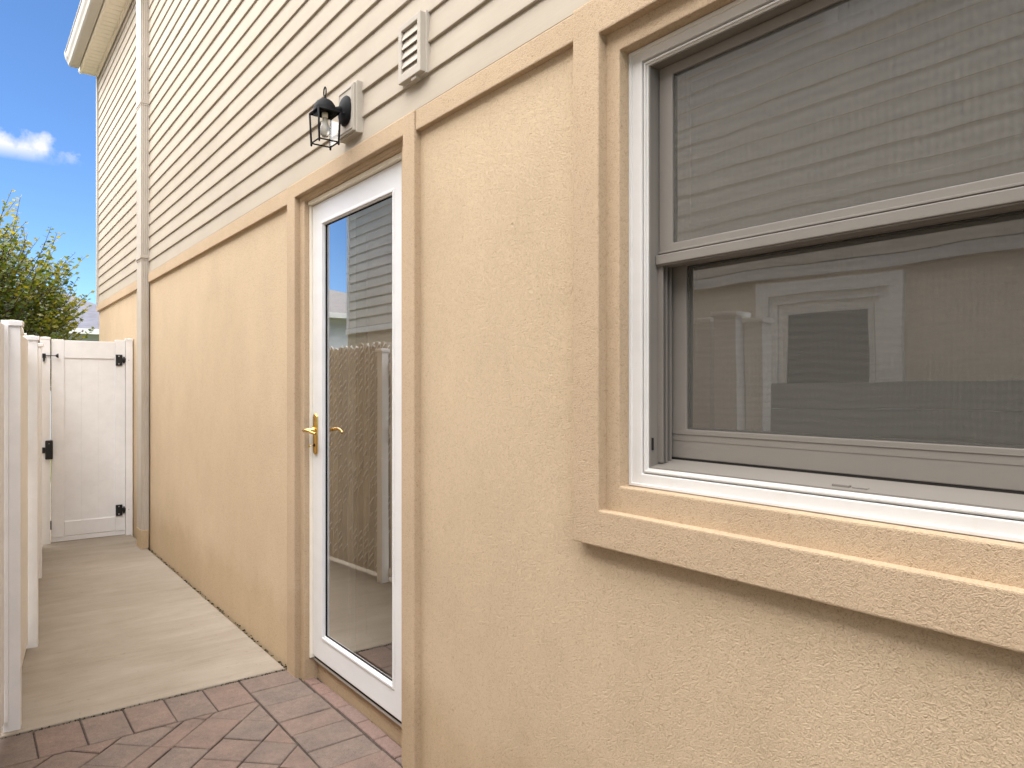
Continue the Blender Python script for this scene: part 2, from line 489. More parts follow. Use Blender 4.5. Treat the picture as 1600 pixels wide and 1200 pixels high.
# ------------------------------------------------------------------ ground, paths, pavers
X_WALL = 1.30
g = MB().quad([(-90, -90, -0.16), (90, -90, -0.16), (90, 160, -0.16), (-90, 160, -0.16)]).build("ground", mat_soil)
g['kind'] = 'structure'
def slab(name, poly, z0, z1, mat, bev=0.006):
    b = bmesh.new()
    lo = [b.verts.new((x, y, z0)) for x, y in poly]; hi = [b.verts.new((x, y, z1)) for x, y in poly]
    n = len(poly)
    b.faces.new(lo[::-1]); top = b.faces.new(hi)
    for i in range(n): b.faces.new((lo[i], lo[(i+1)%n], hi[(i+1)%n], hi[i]))
    bmesh.ops.recalc_face_normals(b, faces=b.faces)
    if bev: bmesh.ops.bevel(b, geom=[e for e in top.edges], offset=bev, segments=3, affect='EDGES', profile=0.5)
    m = MB(); m.add(b); o = m.build(name, mat); o['kind'] = 'structure'
    return o
slab("concrete_path", [(-0.30, 3.525), (1.281, 3.525), (1.281, 12.5), (0.30, 12.5)], -0.10, 0.0, mat_concrete, 0.009)
slab("driveway", [(-2.58, -6), (-1.02, -6), (-1.02, 3.3), (-0.34, 3.52), (0.25, 12.5), (-2.58, 12.5)], -0.14, -0.03, mat_drive)

# pavement of pavers on a sand bed
pav = slab("pavement", [(-1.0, -3.0), (1.5, -3.0), (1.5, 3.521), (-1.0, 3.521)], -0.14, -0.011, mat_sand, 0)
def clip(poly, nx, ny, d):
    """keep nx*x+ny*y <= d"""
    out = []
    for i in range(len(poly)):
        a, b = poly[i], poly[(i+1) % len(poly)]
        fa, fb = nx*a[0]+ny*a[1]-d, nx*b[0]+ny*b[1]-d
        if fa <= 0: out.append(a)
        if (fa < 0 < fb) or (fb < 0 < fa):
            t = fa/(fa-fb); out.append((a[0]+(b[0]-a[0])*t, a[1]+(b[1]-a[1])*t))
    return out
def area(p):
    return abs(sum(p[i][0]*p[(i+1)%len(p)][1]-p[(i+1)%len(p)][0]*p[i][1] for i in range(len(p))))/2
def shrink(p, d):
    """inset a convex polygon"""
    a = sum(p[i][0]*p[(i+1)%len(p)][1]-p[(i+1)%len(p)][0]*p[i][1] for i in range(len(p)))
    if a < 0: p = p[::-1]
    q = list(p)
    for i in range(len(p)):
        x0, y0 = p[i]; x1, y1 = p[(i+1)%len(p)]
        l = math.hypot(x1-x0, y1-y0)
        if l < 1e-6: continue
        nx, ny = (y1-y0)/l, -(x1-x0)/l
        q = clip(q, nx, ny, nx*x0+ny*y0-d)
        if len(q) < 3: return []
    # drop near-duplicate corners
    r = []
    for c in q:
        if not r or math.hypot(c[0]-r[-1][0], c[1]-r[-1][1]) > 2e-3: r.append(c)
    if len(r) > 2 and math.hypot(r[0][0]-r[-1][0], r[0][1]-r[-1][1]) < 2e-3: r.pop()
    return r if len(r) > 2 else []
n_pav = [0]
def paver(poly, gap=0.0024, mat=mat_paver):
    if n_pav[0] >= 298: return
    p = shrink(poly, gap)
    if len(p) < 3 or area(p) < 2e-4: return
    cx = sum(c[0] for c in p)/len(p); cy = sum(c[1] for c in p)/len(p)
    dz = random.uniform(-0.0022, 0.0012); tx = random.uniform(-0.006, 0.006); ty = random.uniform(-0.006, 0.006)
    p = [(c[0]+random.uniform(-0.0012, 0.0012), c[1]+random.uniform(-0.0012, 0.0012)) for c in p]
    pin = shrink(p, 0.0035)
    b = bmesh.new()
    lo = [b.verts.new((x, y, -0.045)) for x, y in p]
    mid = [b.verts.new((x, y, -0.0035+dz+(x-cx)*tx+(y-cy)*ty)) for x, y in p]
    n = len(p)
    for i in range(n): b.faces.new((lo[i], lo[(i+1)%n], mid[(i+1)%n], mid[i]))
    if len(pin) == n:
        # align starting corner of the inset loop
        k = min(range(n), key=lambda q: math.hypot(pin[q][0]-p[0][0], pin[q][1]-p[0][1]))
        pin = pin[k:]+pin[:k]
        hi = [b.verts.new((x, y, dz+(x-cx)*tx+(y-cy)*ty)) for x, y in pin]
        for i in range(n): b.faces.new((mid[i], mid[(i+1)%n], hi[(i+1)%n], hi[i]))
        b.faces.new(hi)
    else:
        b.faces.new(mid)
    bmesh.ops.recalc_face_normals(b, faces=b.faces)
    m = MB(); m.add(b)
    m.build("paver", mat, pav)
    n_pav[0] += 1
def rect(x0, x1, y0, y1): return [(x0, y0), (x1, y0), (x1, y1), (x0, y1)]
# border row along the concrete
xs = [1.047, 0.883, 0.718, 0.556, 0.395, 0.230, 0.065, -0.10, -0.265, -0.43, -0.595, -0.76]
for i in range(len(xs)-1): paver(rect(xs[i+1], xs[i], 3.236, 3.504))
# border column along the house wall
ys = [3.504, 3.336, 3.150, 2.966, 2.821, 2.660, 2.497, 2.333, 2.17, 2.005, 1.84, 1.675, 1.51]
for i in range(len(ys)-1): paver(rect(1.051, 1.290, ys[i+1], ys[i]))
# narrow soldier course before the door sill
yc = [3.455, 3.252, 3.119, 2.946, 2.763, 2.595, 2.42, 2.245]
Mp2 = Mat("pink_clay_paver", (0.235, 0.165, 0.138), 0.9, 0.2)
Mp2.objvary((0.92, 0.96, 1.0), (1.08, 1.0, 0.98)); Mp2.vary(Mp2.noise(60, 5, 0.7, 0.4), 0.84, 1.06); Mp2.vary(Mp2.noise(330, 2), 0.8, 1.1); Mp2.bump(Mp2.noise(210, 4, 0.7), 0.002, 0.8)
for i in range(len(yc)-1):
    if yc[i] > 2.3: paver(rect(1.2985, 1.362+random.uniform(-0.004, 0.006), max(yc[i+1], 2.32), min(yc[i], 3.37)), mat=Mp2.m)
# diagonal field, clipped against the borders
strips = [-3.20, -2.955, -2.722, -2.490, -2.367, -2.148, -1.910, -1.694, -1.47, -1.25, -1.02, -0.80, -0.57, -0.345, -0.115, 0.11]
offs = {0: 3.30, 1: 3.56, 2: 3.440, 3: 3.664, 4: 3.677, 5: 3.803, 6: 3.578, 7: 3.55, 8: 3.40, 9: 3.30, 10: 3.45}
steps = {2: 0.223, 3: 0.345, 4: 0.345, 5: 0.222, 6: 0.215}
for si in range(len(strips)-1):
    a0, a1 = strips[si], strips[si+1]
    st = steps.get(si, 0.345); o0 = offs.get(si, 3.5 + 0.17*(si % 2))
    k = -16
    while k < 10:
        b0, b1 = o0+k*st, o0+(k+1)*st
        k += 1
        if b1 < 0.4 or b0 > 4.6: continue
        # x-y=a, x+y=b
        P = [((a0+b0)/2, (b0-a0)/2), ((a1+b0)/2, (b0-a1)/2), ((a1+b1)/2, (b1-a1)/2), ((a0+b1)/2, (b1-a0)/2)]
        P = clip(P, 1, 0, 1.046)
        if len(P) > 2: P = clip(P, 0, 1, 3.231)
        if len(P) > 2: P = clip(P, -1, 0, 0.98)
        if len(P) > 2: P = clip(P, 0, -1, -0.55)
        if len(P) > 2 and area(P) > 6e-4: paver(P)

# dark debris and moss in the joint between path and wall
mm = MB()
rr = random.Random(3)
def crumb(m, x, y, z, r):
    b = bmesh.new()
    bmesh.ops.create_icosphere(b, subdivisions=1, radius=r)
    for v in b.verts: v.co *= rr.uniform(0.6, 1.25)
    m.add(b, Matrix.Translation((x, y, z)) @ Matrix.Scale(0.6, 4, (0, 0, 1)))
for i in range(300):
    y = 3.53 + (rr.random()**1.6)*4.3
    if rr.random() < 0.45 + 0.5*mnoise.noise((0, y*2.2, 0)): crumb(mm, 1.291+rr.uniform(-0.005, 0.006), y, rr.uniform(-0.012, 0.000), rr.uniform(0.003, 0.008))
for i in range(240):
    x = rr.uniform(-0.1, 1.28); crumb(mm, x, 3.519+rr.uniform(-0.003, 0.003), rr.uniform(-0.012, -0.003), rr.uniform(0.002, 0.005))
for i in range(26):
    y = rr.uniform(2.24, 3.45); crumb(mm, 1.378+rr.uniform(-0.012, 0.006), y, rr.uniform(-0.012, -0.004), rr.uniform(0.003, 0.006))
for i in range(10): crumb(mm, 1.262+rr.uniform(-0.006, 0.006), 2.255+rr.uniform(-0.02, 0.02), rr.uniform(0.0, 0.006), rr.uniform(0.004, 0.010))
o = mm.build("moss_debris", mat_moss); o['kind'] = 'stuff'

# ------------------------------------------------------------------ THE HOUSE
house = thing("house", "beige vinyl sided house with tan stucco below, holding the glass door and big window", "house", (1.4, 4.0, 0))
XW = 1.30; Y0, Y1 = -4.0, 9.77
DY0, DY1, DZ1 = 2.345, 3.40, 2.30        # hole in the stucco for the door
WY0, WY1, WZ0, WZ1 = 0.03, 1.30, 1.085, 2.295
m = MB()
for (a, b_, c, d) in ((Y0, WY0, -0.15, 2.39), (WY0, WY1, -0.15, WZ0), (WY0, WY1, WZ1, 2.39), (WY1, DY0, -0.15, 2.39), (DY0, DY1, DZ1, 2.39), (DY1, Y1, -0.15, 2.39)):
    m.box(XW, XW+0.22, a, b_, c, d)
m.build("stucco_wall", mat_stucco, house)
# rear body so that no daylight leaks in
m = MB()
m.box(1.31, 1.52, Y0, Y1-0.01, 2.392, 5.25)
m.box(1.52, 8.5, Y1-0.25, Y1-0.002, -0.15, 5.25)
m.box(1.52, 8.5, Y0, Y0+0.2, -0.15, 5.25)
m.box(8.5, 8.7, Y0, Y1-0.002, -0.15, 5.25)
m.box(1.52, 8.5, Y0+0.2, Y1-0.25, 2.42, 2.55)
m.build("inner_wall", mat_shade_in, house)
# belt course
m = MB().box(1.279, 1.31, 3.489, 6.835, 2.305, 2.384, 0.004); m.build("belt_trim", mat_trim, house)
m = MB().box(1.279, 1.31, 7.085, 9.83, 2.305, 2.384, 0.004); m.box(1.31, 1.5, 9.772, 9.83, 2.305, 2.384, 0.004); m.build("belt_trim", mat_trim, house)
m = MB().box(1.279, 1.31, 1.399, 2.228, 2.312, 2.384, 0.004); m.build("belt_trim", mat_trim, house)
m = MB().box(1.279, 1.31, Y0, -0.10, 2.312, 2.384, 0.004); m.build("belt_trim", mat_trim, house)
# siding courses
PITCH = 0.1045
def plank(z, y0, y1, lift=0.0):
    h = PITCH + 0.004
    xb, xt = 1.2862 - lift, 1.2965 - lift
    prof = [(xb+0.0015, z), (xb, z+0.002), (xb+0.0006, z+0.012), (xt, z+h), (xt+0.004, z+h), (1.306, z+0.004), (1.306, z)]
    n = max(2, int((y1-y0)/0.35)); ph = random.uniform(0, 100)
    ys_ = [y0+(y1-y0)*i/n for i in range(n+1)]
    def wob(y): return (0.0011*mnoise.noise((y*1.4, ph, 0)), 0.0013*mnoise.noise((y*1.1, ph, 5)))
    MB().prism(prof, 0, 0, ys_, wob).build("siding_plank", mat_siding, house)
k = 0; z = 2.388
rs = random.Random(11)
cuts = []
while z < 5.12:
    if k % 2 == 0:
        cuts = sorted([rs.uniform(-0.6, 1.8), rs.uniform(3.0, 6.0)])
        if k == 2: cuts = [1.80, 5.4]
    b0 = [Y0] + cuts + [9.745]
    for i in range(3):
        plank(z, b0[i] - (0.03 if i else 0), b0[i+1], 0.0009*(i % 2))
    z += PITCH; k += 1
# corner post
MB().box(1.268, 1.31, 9.735, 9.78, 2.39, 5.12, 0.004).box(1.31, 1.36, 9.757, 9.788, 2.39, 5.12, 0.004).build("corner_trim", mat_gutter, house)
# eaves
ZS = 5.125
m = MB()
yy = Y0
while yy < 9.80:
    y2 = min(yy+0.10, 9.80)
    m.box(1.118, 1.30, yy+0.004, y2-0.004, ZS, ZS+0.012)
    yy += 0.10
m.box(1.118, 1.30, Y0, 9.80, ZS+0.003, ZS+0.02)
m.build("soffit", mat_cream, house)
m = MB()
m.box(1.262, 1.284, Y0, 9.79, ZS-0.020, ZS-0.001, 0.003)
m.box(1.271, 1.287, Y0, 9.74, ZS-0.050, ZS-0.021, 0.003)
m.build("soffit_trim", mat_cream, house)
m = MB()
m.box(1.092, 1.118, Y0, 9.80, ZS-0.022, ZS+0.15, 0.003)
m.box(1.103, 1.116, Y0, 9.80, ZS-0.034, ZS-0.023)
m.box(1.118, 1.45, 9.802, 9.825, ZS-0.012, ZS+0.2, 0.002)
m.build("fascia_board", mat_cream, house)
# K-style gutter
gp = [(1.083, ZS+0.115), (1.083, ZS-0.006), (1.000, ZS-0.006), (0.984, ZS+0.004), (0.974, ZS+0.035), (0.958, ZS+0.06), (0.950, ZS+0.085), (0.950, ZS+0.113), (0.940, ZS+0.118), (0.940, ZS+0.128), (0.958, ZS+0.128), (0.958, ZS+0.09), (0.966, ZS+0.063), (0.982, ZS+0.038), (0.992, ZS+0.012), (1.004, ZS+0.002), (1.075, ZS+0.002), (1.075, ZS+0.115)]
gut = MB().prism(gp, Y0, 9.70).build("gutter", mat_gutter, house)
b = MB(); b.prism([(1.084, ZS+0.118), (1.084, ZS-0.009), (0.998, ZS-0.009), (0.981, ZS+0.003), (0.970, ZS+0.035), (0.954, ZS+0.06), (0.946, ZS+0.085), (0.938, ZS+0.13)], 9.63, 9.715)
b.build("end_cap", mat_gutter, gut)
# low pitched roof
m = MB()
m.prism([(0.99, ZS+0.135), (0.97, ZS+0.165), (5.0, ZS+1.55), (9.0, ZS+0.16), (9.0, ZS+0.12), (5.0, ZS+1.48)], Y0-0.1, 9.84)
m.build("roof", mat_roof_dark, house)

# downspout
dsp = MB()
DX0, DX1, DYa, DYb = 1.232, 1.289, 6.86, 7.06
prof = []
for (a, c) in ((DX0, DYa), (DX1, DYa), (DX1, DYb), (DX0, DYb)): prof.append((a, c))
def corrug(z0, z1, e=0.0):
    b = bmesh.new(); P = []
    n = 4
    for i in range(n*2):
        t = i/(n*2); P.append((DX0-e+(DX1-DX0+2*e)*t, DYa-e+(0.0025 if i % 2 else 0)))
    for i in range(n*2):
        t = i/(n*2); P.append((DX1+e-(0.0025 if i % 2 else 0), DYa-e+(DYb-DYa+2*e)*t))
    for i in range(n*2):
        t = i/(n*2); P.append((DX1+e-(DX1-DX0+2*e)*t, DYb+e-(0.0025 if i % 2 else 0)))
    for i in range(n*2):
        t = i/(n*2); P.append((DX0-e+(0.0025 if i % 2 else 0), DYb+e-(DYb-DYa+2*e)*t))
    lo = [b.verts.new((x, y, z0)) for x, y in P]; hi = [b.verts.new((x, y, z1)) for x, y in P]
    for i in range(len(P)): b.faces.new((lo[i], lo[(i+1)%len(P)], hi[(i+1)%len(P)], hi[i]))
    b.faces.new(lo[::-1]); b.faces.new(hi)
    return b
dsp.add(corrug(0.16, 2.56)); dsp.add(corrug(2.50, 3.90, 0.003)); dsp.add(corrug(3.84, 5.02, 0.006))
ds = dsp.build("downspout", mat_down, house)
for zz in (2.53, 3.87):
    s_ = MB().box(DX0-0.009, DX1, DYa-0.008, DYb+0.008, zz-0.013, zz+0.013, 0.002)
    s_.box(DX1, 1.297, DYa-0.045, DYa+0.01, zz-0.011, zz+0.011, 0.002)
    s_.build("strap", mat_down, ds)
MB().box(1.229, 1.289, 6.857, 7.063, 0.0, 0.162, 0.004).build("drain_boot", mat_stucco, ds)

# ---- door surround: outer band proud of the wall, inner step flush with it
def u_frame(m, x0, x1, yo0, yo1, zo1, yi0, yi1, zi1, zb, bev):
    """three sided frame (two legs and a head) as one solid"""
    b = bmesh.new()
    pts = [(yo0, zb), (yi0, zb), (yi0, zi1), (yi1, zi1), (yi1, zb), (yo1, zb), (yo1, zo1), (yo0, zo1)]
    f = [b.verts.new((x0, y, z)) for y, z in pts]; k_ = [b.verts.new((x1, y, z)) for y, z in pts]
    for quad in ((0, 1, 2, 7), (2, 3, 6, 7), (3, 4, 5, 6)):
        b.faces.new([f[i] for i in quad]); b.faces.new([k_[i] for i in quad][::-1])
    for i in range(8): b.faces.new((f[i], k_[i], k_[(i+1)%8], f[(i+1)%8]))
    bmesh.ops.recalc_face_normals(b, faces=b.faces)
    es = [e for e in b.edges if len(e.link_faces) == 2 and e.calc_face_angle(0) > 0.5]
    bmesh.ops.bevel(b, geom=es, offset=bev, segments=2, affect='EDGES', profile=0.6)
    m.add(b)
m = MB(); u_frame(m, 1.274, 1.345, 2.230, 3.487, 2.3855, 2.314, 3.384, 2.316, -0.02, 0.004)
m.build("door_surround", mat_trim, house)
m = MB(); u_frame(m, 1.301, 1.420, 2.322, 3.392, 2.308, 2.372, 3.328, 2.292, -0.02, 0.003)
m.build("door_reveal", mat_trim, house)
m = MB().box(1.368, 1.46, 2.374, 3.326, -0.02, 0.082, 0.006); m.build("stucco_sill", mat_trim, house)
m = MB(); m.box(1.352, 1.46, 2.376, 3.324, 0.084, 0.100, 0.002); m.box(1.346, 1.354, 2.376, 3.324, 0.088, 0.106, 0.001)
m.build("threshold", mat_alu, house)
# ---- storm door
XD = 1.337
sd = MB()
sd.ring(XD, XD+0.032, 2.384, 3.312, 0.116, 2.268, 2.505, 3.190, 0.232, 2.164, 0.004)
sdo = sd.build("storm_door", mat_door, house)
# slim casing round the door: dark gap, then tan strip
m = MB(); m.ring(XD+0.010, XD+0.06, 2.373, 3.327, 0.101, 2.290, 2.388, 3.309, 0.118, 2.266, 0.0)
m.build("door_gasket", mat_gap, sdo)
m = MB(); m.box(XD-0.018, XD+0.03, 2.375, 3.325, 2.272, 2.290, 0.002); m.box(XD-0.012, XD+0.02, 3.3145, 3.3265, 0.101, 2.271, 0.002); m.box(XD-0.012, XD+0.02, 2.3735, 2.382, 0.101, 2.271, 0.002)
m.build("door_casing", mat_cream, sdo)
m = MB(); m.ring(XD-0.004, XD+0.008, 2.494, 3.201, 0.221, 2.175, 2.5055, 3.1895, 0.2325, 2.1635, 0.0025)
m.ring(XD+0.003, XD+0.014, 2.5058, 3.1892, 0.2328, 2.1632, 2.512, 3.183, 0.239, 2.157, 0.002)
m.build("glazing_bead", mat_door, sdo)
m = MB(); m.ring(XD+0.010, XD+0.017, 2.508, 3.187, 0.235, 2.161, 2.515, 3.180, 0.242, 2.154, 0.0)
m.build("rubber_seal", mat_gap, sdo)
MB().quad([(XD+0.014, 2.507, 0.234), (XD+0.014, 3.188, 0.234), (XD+0.014, 3.188, 2.162), (XD+0.014, 2.507, 2.162)]).build("glass", mat_glass_door, sdo)
m = MB().box(XD+0.006, XD+0.028, 2.39, 3.305, 0.103, 0.116); m.build("sweep", mat_gap, sdo)
# brass lever set
HY_, HZ_ = 3.268, 1.196
m = MB()
b = bmesh.new()
pts = []
for k in range(24):
    a = 2*math.pi*k/24; yy_, zz_ = math.cos(a)*0.021, math.sin(a)*0.021
    pts.append((HY_+yy_, 1.178+zz_+(0.078 if math.sin(a) > 0 else -0.078)))
lo = [b.verts.new((XD-0.001, y, z)) for y, z in pts]; hi = [b.verts.new((XD-0.007, y, z)) for y, z in pts]
hi2 = [b.verts.new((XD-0.011, HY_+(y-HY_)*0.78, 1.178+(z-1.178)*0.955)) for y, z in pts]
for L, U in ((lo, hi), (hi, hi2)):
    for k in range(24): b.faces.new((L[k], L[(k+1)%24], U[(k+1)%24], U[k]))
b.faces.new(hi2); bmesh.ops.recalc_face_normals(b, faces=b.faces)
for f in b.faces: f.smooth = True
m.add(b)
m.build("handle_plate", mat_brass, sdo)
m = MB()
m.lathe([(0.017, -0.010), (0.017, -0.018), (0.011, -0.024), (0.009, -0.05)], (XD, HY_, HZ_), 'X', 16)
lev = [(XD-0.048, HY_+0.004, HZ_), (XD-0.062, HY_-0.004, HZ_+0.001), (XD-0.066, HY_-0.03, HZ_+0.004), (XD-0.062, HY_-0.065, HZ_+0.001), (XD-0.058, HY_-0.095, HZ_-0.006), (XD-0.050, HY_-0.112, HZ_-0.010)]
m.tube(lev, 0.0095, 10, 0.006)
m.build("lever_handle", mat_brass, sdo)
m = MB(); m.lathe([(0.0075, -0.0108), (0.0075, -0.014), (0.005, -0.0145)], (XD, HY_-0.004, 1.125), 'X', 12)
m.build("keyhole", mat_gap, sdo)
m = MB(); m.tube([(XD-0.012, HY_-0.004, 1.125), (XD-0.034, HY_-0.004, 1.122)], 0.0022, 6); m.box(XD-0.042, XD-0.033, HY_-0.0055, HY_-0.0025, 1.117, 1.127)
m.build("key", mat_brass, sdo)
# entry door and jamb behind the storm door
m = MB(); m.box(1.50, 1.545, 2.385, 3.205, 0.10, 2.27, 0.003)
for zz0, zz1 in ((0.22, 0.92), (1.05, 2.14)):
    m.ring(1.494, 1.502, 2.50, 3.09, zz0, zz1, 2.53, 3.06, zz0+0.03, zz1-0.03, 0.002)
ed = m.build("entry_door", mat_indoor, house)
m = MB(); m.box(XD+0.034, 1.60, 3.205, 3.325, 0.101, 2.272, 0.002); m.box(1.47, 1.60, 3.185, 3.206, 0.101, 2.272, 0.002)
m.box(XD+0.034, 1.60, 2.3745, 2.384, 0.101, 2.272); m.box(XD+0.034, 1.60, 2.385, 3.204, 2.274, 2.29)
m.build("door_jamb", mat_indoor_jamb, house)
m = MB(); m.box(1.372, 1.60, 2.386, 3.204, 0.0, 0.099, 0.002); m.build("entry_sill", mat_indoor, house)
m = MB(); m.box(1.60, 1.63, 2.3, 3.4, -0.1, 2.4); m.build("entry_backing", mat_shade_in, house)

# ---- window surround
m = MB(); m.ring(1.270, 1.32, -0.105, 1.393, 0.998, 2.386, -0.010, 1.297, 1.090, 2.291, 0.004)
m.build("window_surround", mat_trim, house)
m = MB(); m.ring(1.2965, 1.42, -0.02, 1.307, 1.080, 2.301, 0.030, 1.250, 1.153, 2.238, 0.004)
m.build("window_reveal", mat_trim, house)
# ---- the window: white outer frame
wn = MB()
wn.ring(1.333, 1.40, 0.032, 1.2485, 1.156, 2.2355, 0.071, 1.2105, 1.186, 2.206, 0.002)
win = wn.build("window", mat_white, house)
m = MB(); m.ring(1.3275, 1.336, 0.031, 1.2492, 1.1545, 2.2365, 0.040, 1.240, 1.162, 2.2275, 0.0015)
m.build("outer_bead", mat_white, win)
m = MB(); m.ring(1.341, 1.40, 0.0725, 1.2095, 1.1875, 2.2045, 0.086, 1.196, 1.200, 2.192, 0.002)
m.ring(1.3365, 1.342, 0.076, 1.206, 1.191, 2.201, 0.081, 1.201, 1.1955, 2.1965, 0.001)
m.build("inner_bead", mat_white, win)
# taupe jambs with tracks
m = MB()
m.box(1.344, 1.50, 1.1925, 1.2085, 1.19, 2.204, 0.001)
m.box(1.344, 1.50, 0.078, 0.0885, 1.19, 2.204, 0.001)
m.box(1.344, 1.50, 0.0885, 1.1925, 2.1895, 2.204, 0.001)
m.build("window_jamb", mat_taupe, win)
for xx in (1.372, 1.386, 1.402):
    MB().box(xx, xx+0.004, 1.176, 1.1923, 1.213, 1.722, 0.0008).build("sash_track", mat_taupe, win)
    MB().box(xx, xx+0.004, 0.0887, 0.105, 1.213, 1.722, 0.0008).build("sash_track", mat_taupe, win)
m = MB(); m.box(1.391, 1.401, 1.186, 1.1922, 1.25, 1.72); m.build("track_groove", mat_gap, win)
# sloped outer sill
m = MB()
m.prism([(1.345, 1.196), (1.345, 1.2035), (1.44, 1.224), (1.44, 1.196)], 0.0887, 1.1923); m.build("window_sill", mat_taupe, win)
m = MB(); m.box(1.3565, 1.366, 0.70, 0.735, 1.2060, 1.2105, 0.001); m.box(1.3565, 1.366, 0.665, 0.695, 1.206, 1.2085, 0.001); m.build("weep_hole_cover", mat_track, win)
m = MB(); m.box(1.349, 1.353, 1.188, 1.1924, 1.245, 1.275, 0.0005); m.build("screen_latch", mat_gap, win)
# upper sash (outer)
us = MB()
us.ring(1.374, 1.404, 0.0925, 1.1895, 1.728, 2.1885, 0.135, 1.147, 1.752, 2.163, 0.002)
uso = us.build("upper_sash", mat_taupe, win)
m = MB(); m.box(1.370, 1.376, 0.0925, 1.1895, 1.7295, 1.7345, 0.001); m.box(1.362, 1.404, 0.0905, 1.1905, 1.702, 1.7255, 0.002)
m.box(1.366, 1.404, 0.0905, 1.1905, 1.6985, 1.7015)
m.build("meeting_rail", mat_taupe, uso)
m = MB(); m.ring(1.3785, 1.386, 0.1355, 1.1465, 1.7525, 2.1625, 0.1367, 1.1453, 1.7537, 2.1613, 0.0)
m.build("glazing_seal", mat_gap, uso)
MB().quad([(1.384, 0.137, 1.754), (1.384, 1.145, 1.754), (1.384, 1.145, 2.161), (1.384, 0.137, 2.161)]).build("glass", mat_glass_win, uso)
# lower sash (inner)
ls = MB()
ls.ring(1.417, 1.447, 0.0925, 1.1895, 1.2245, 1.735, 0.142, 1.140, 1.296, 1.700, 0.002)
lso = ls.build("lower_sash", mat_taupe, win)
m = MB(); m.box(1.4155, 1.418, 0.0927, 1.1893, 1.284, 1.2855); m.box(1.4162, 1.4175, 0.0927, 1.1893, 1.268, 1.269); m.build("lift_rail", mat_taupe, lso)
m = MB(); m.ring(1.4215, 1.430, 0.1425, 1.1395, 1.2965, 1.6995, 0.1465, 1.1355, 1.3005, 1.6955, 0.0); m.build("glazing_seal", mat_gap, lso)
MB().quad([(1.428, 0.144, 1.298), (1.428, 1.138, 1.298), (1.428, 1.138, 1.698), (1.428, 0.144, 1.698)]).build("glass", mat_glass_win, lso)
m = MB(); m.box(1.418, 1.45, 0.0935, 1.1885, 1.2185, 1.2243); m.build("bottom_seal", mat_gap, lso)
# insect screens close in front of the panes
MB().quad([(1.3775, 0.1355, 1.7525), (1.3775, 1.1465, 1.7525), (1.3775, 1.1465, 2.1625), (1.3775, 0.1355, 2.1625)]).build("insect_screen", mat_screen, uso)
MB().quad([(1.4200, 0.1425, 1.2965), (1.4200, 1.1395, 1.2965), (1.4200, 1.1395, 1.6995), (1.4200, 0.1425, 1.6995)]).build("insect_screen", mat_screen_low, lso)
# dark room behind
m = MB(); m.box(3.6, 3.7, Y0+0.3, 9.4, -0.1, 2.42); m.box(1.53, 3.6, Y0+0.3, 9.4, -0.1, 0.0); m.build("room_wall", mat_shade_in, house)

# ------------------------------------------------------------------ lantern, its block, the vent
lan = thing("wall_lantern", "black square wall lantern with clear glass on a cream mounting block above the door", "lantern", (1.16, 2.747, 2.35))
m = MB(); m.box(1.262, 1.300, 2.672, 2.838, 2.430, 2.640, 0.004); m.box(1.252, 1.263, 2.680, 2.830, 2.438, 2.632, 0.003)
m.ring(1.249, 1.254, 2.690, 2.820, 2.448, 2.622, 2.697, 2.813, 2.455, 2.615, 0.001)
m.build("mounting_block", mat_block, lan)
m = MB(); m.lathe([(0.054, 0.0), (0.055, -0.006), (0.050, -0.012), (0.046, -0.016), (0.030, -0.023), (0.014, -0.027)], (1.2515, 2.747, 2.532), 'X', 32, 1.12)
m.build("back_plate", mat_lantern, lan)
m = MB(); m.lathe([(0.006, -0.0), (0.006, -0.008), (0.003, -0.012)], (1.238, 2.722, 2.512), 'X', 10); m.build("knurled_nut", mat_lantern, lan)
LX, LY = 1.160, 2.747
m = MB(); m.tube([(1.232, LY, 2.532), (1.218, LY, 2.528), (1.202, LY, 2.524), (1.185, LY, 2.522), (1.165, LY, 2.522)], 0.017, 12, 0.010)
m.build("arm", mat_lantern, lan)
m = MB()
m.lathe([(0.047, 2.506), (0.0475, 2.509), (0.045, 2.512), (0.0455, 2.520), (0.044, 2.524), (0.040, 2.535), (0.031, 2.548), (0.018, 2.557), (0.006, 2.560)], (LX, LY, 0), 'Z', 28)
m.build("cap", mat_lantern, lan)
m = MB()
m.tube([(LX, LY, 2.558), (LX, LY, 2.569)], 0.0045, 8)
m.tube([(LX + 0.0*math.cos(a), LY + 0.0115*math.sin(a), 2.588 - 0.020*math.cos(a)) for a in [2*math.pi*i/20 for i in range(21)]], 0.0028, 8)
m.build("finial_loop", mat_lantern, lan)
ZT, ZB, ST, SB = 2.505, 2.384, 0.0455, 0.0405
m = MB()
for sx in (-1, 1):
    for sy in (-1, 1):
        m.tube([(LX+sx*SB, LY+sy*SB, ZB-0.006), (LX+sx*ST, LY+sy*ST, ZT)], 0.0040, 6)
        m.lathe([(0.0026, -0.012), (0.0045, -0.008), (0.0045, -0.004), (0.003, 0.0)], (LX+sx*SB, LY+sy*SB, ZB), 'Z', 8)
for zq, sq, rq in ((ZB, SB, 0.0030), (ZT-0.002, ST, 0.0042)):
    for a, c in (((-1, -1), (1, -1)), ((1, -1), (1, 1)), ((1, 1), (-1, 1)), ((-1, 1), (-1, -1))):
        m.tube([(LX+a[0]*sq, LY+a[1]*sq, zq), (LX+c[0]*sq, LY+c[1]*sq, zq)], rq, 6)
m.box(LX-ST, LX+ST, LY-ST, LY+ST, ZT+0.001, ZT+0.004)
m.build("cage", mat_lantern, lan)
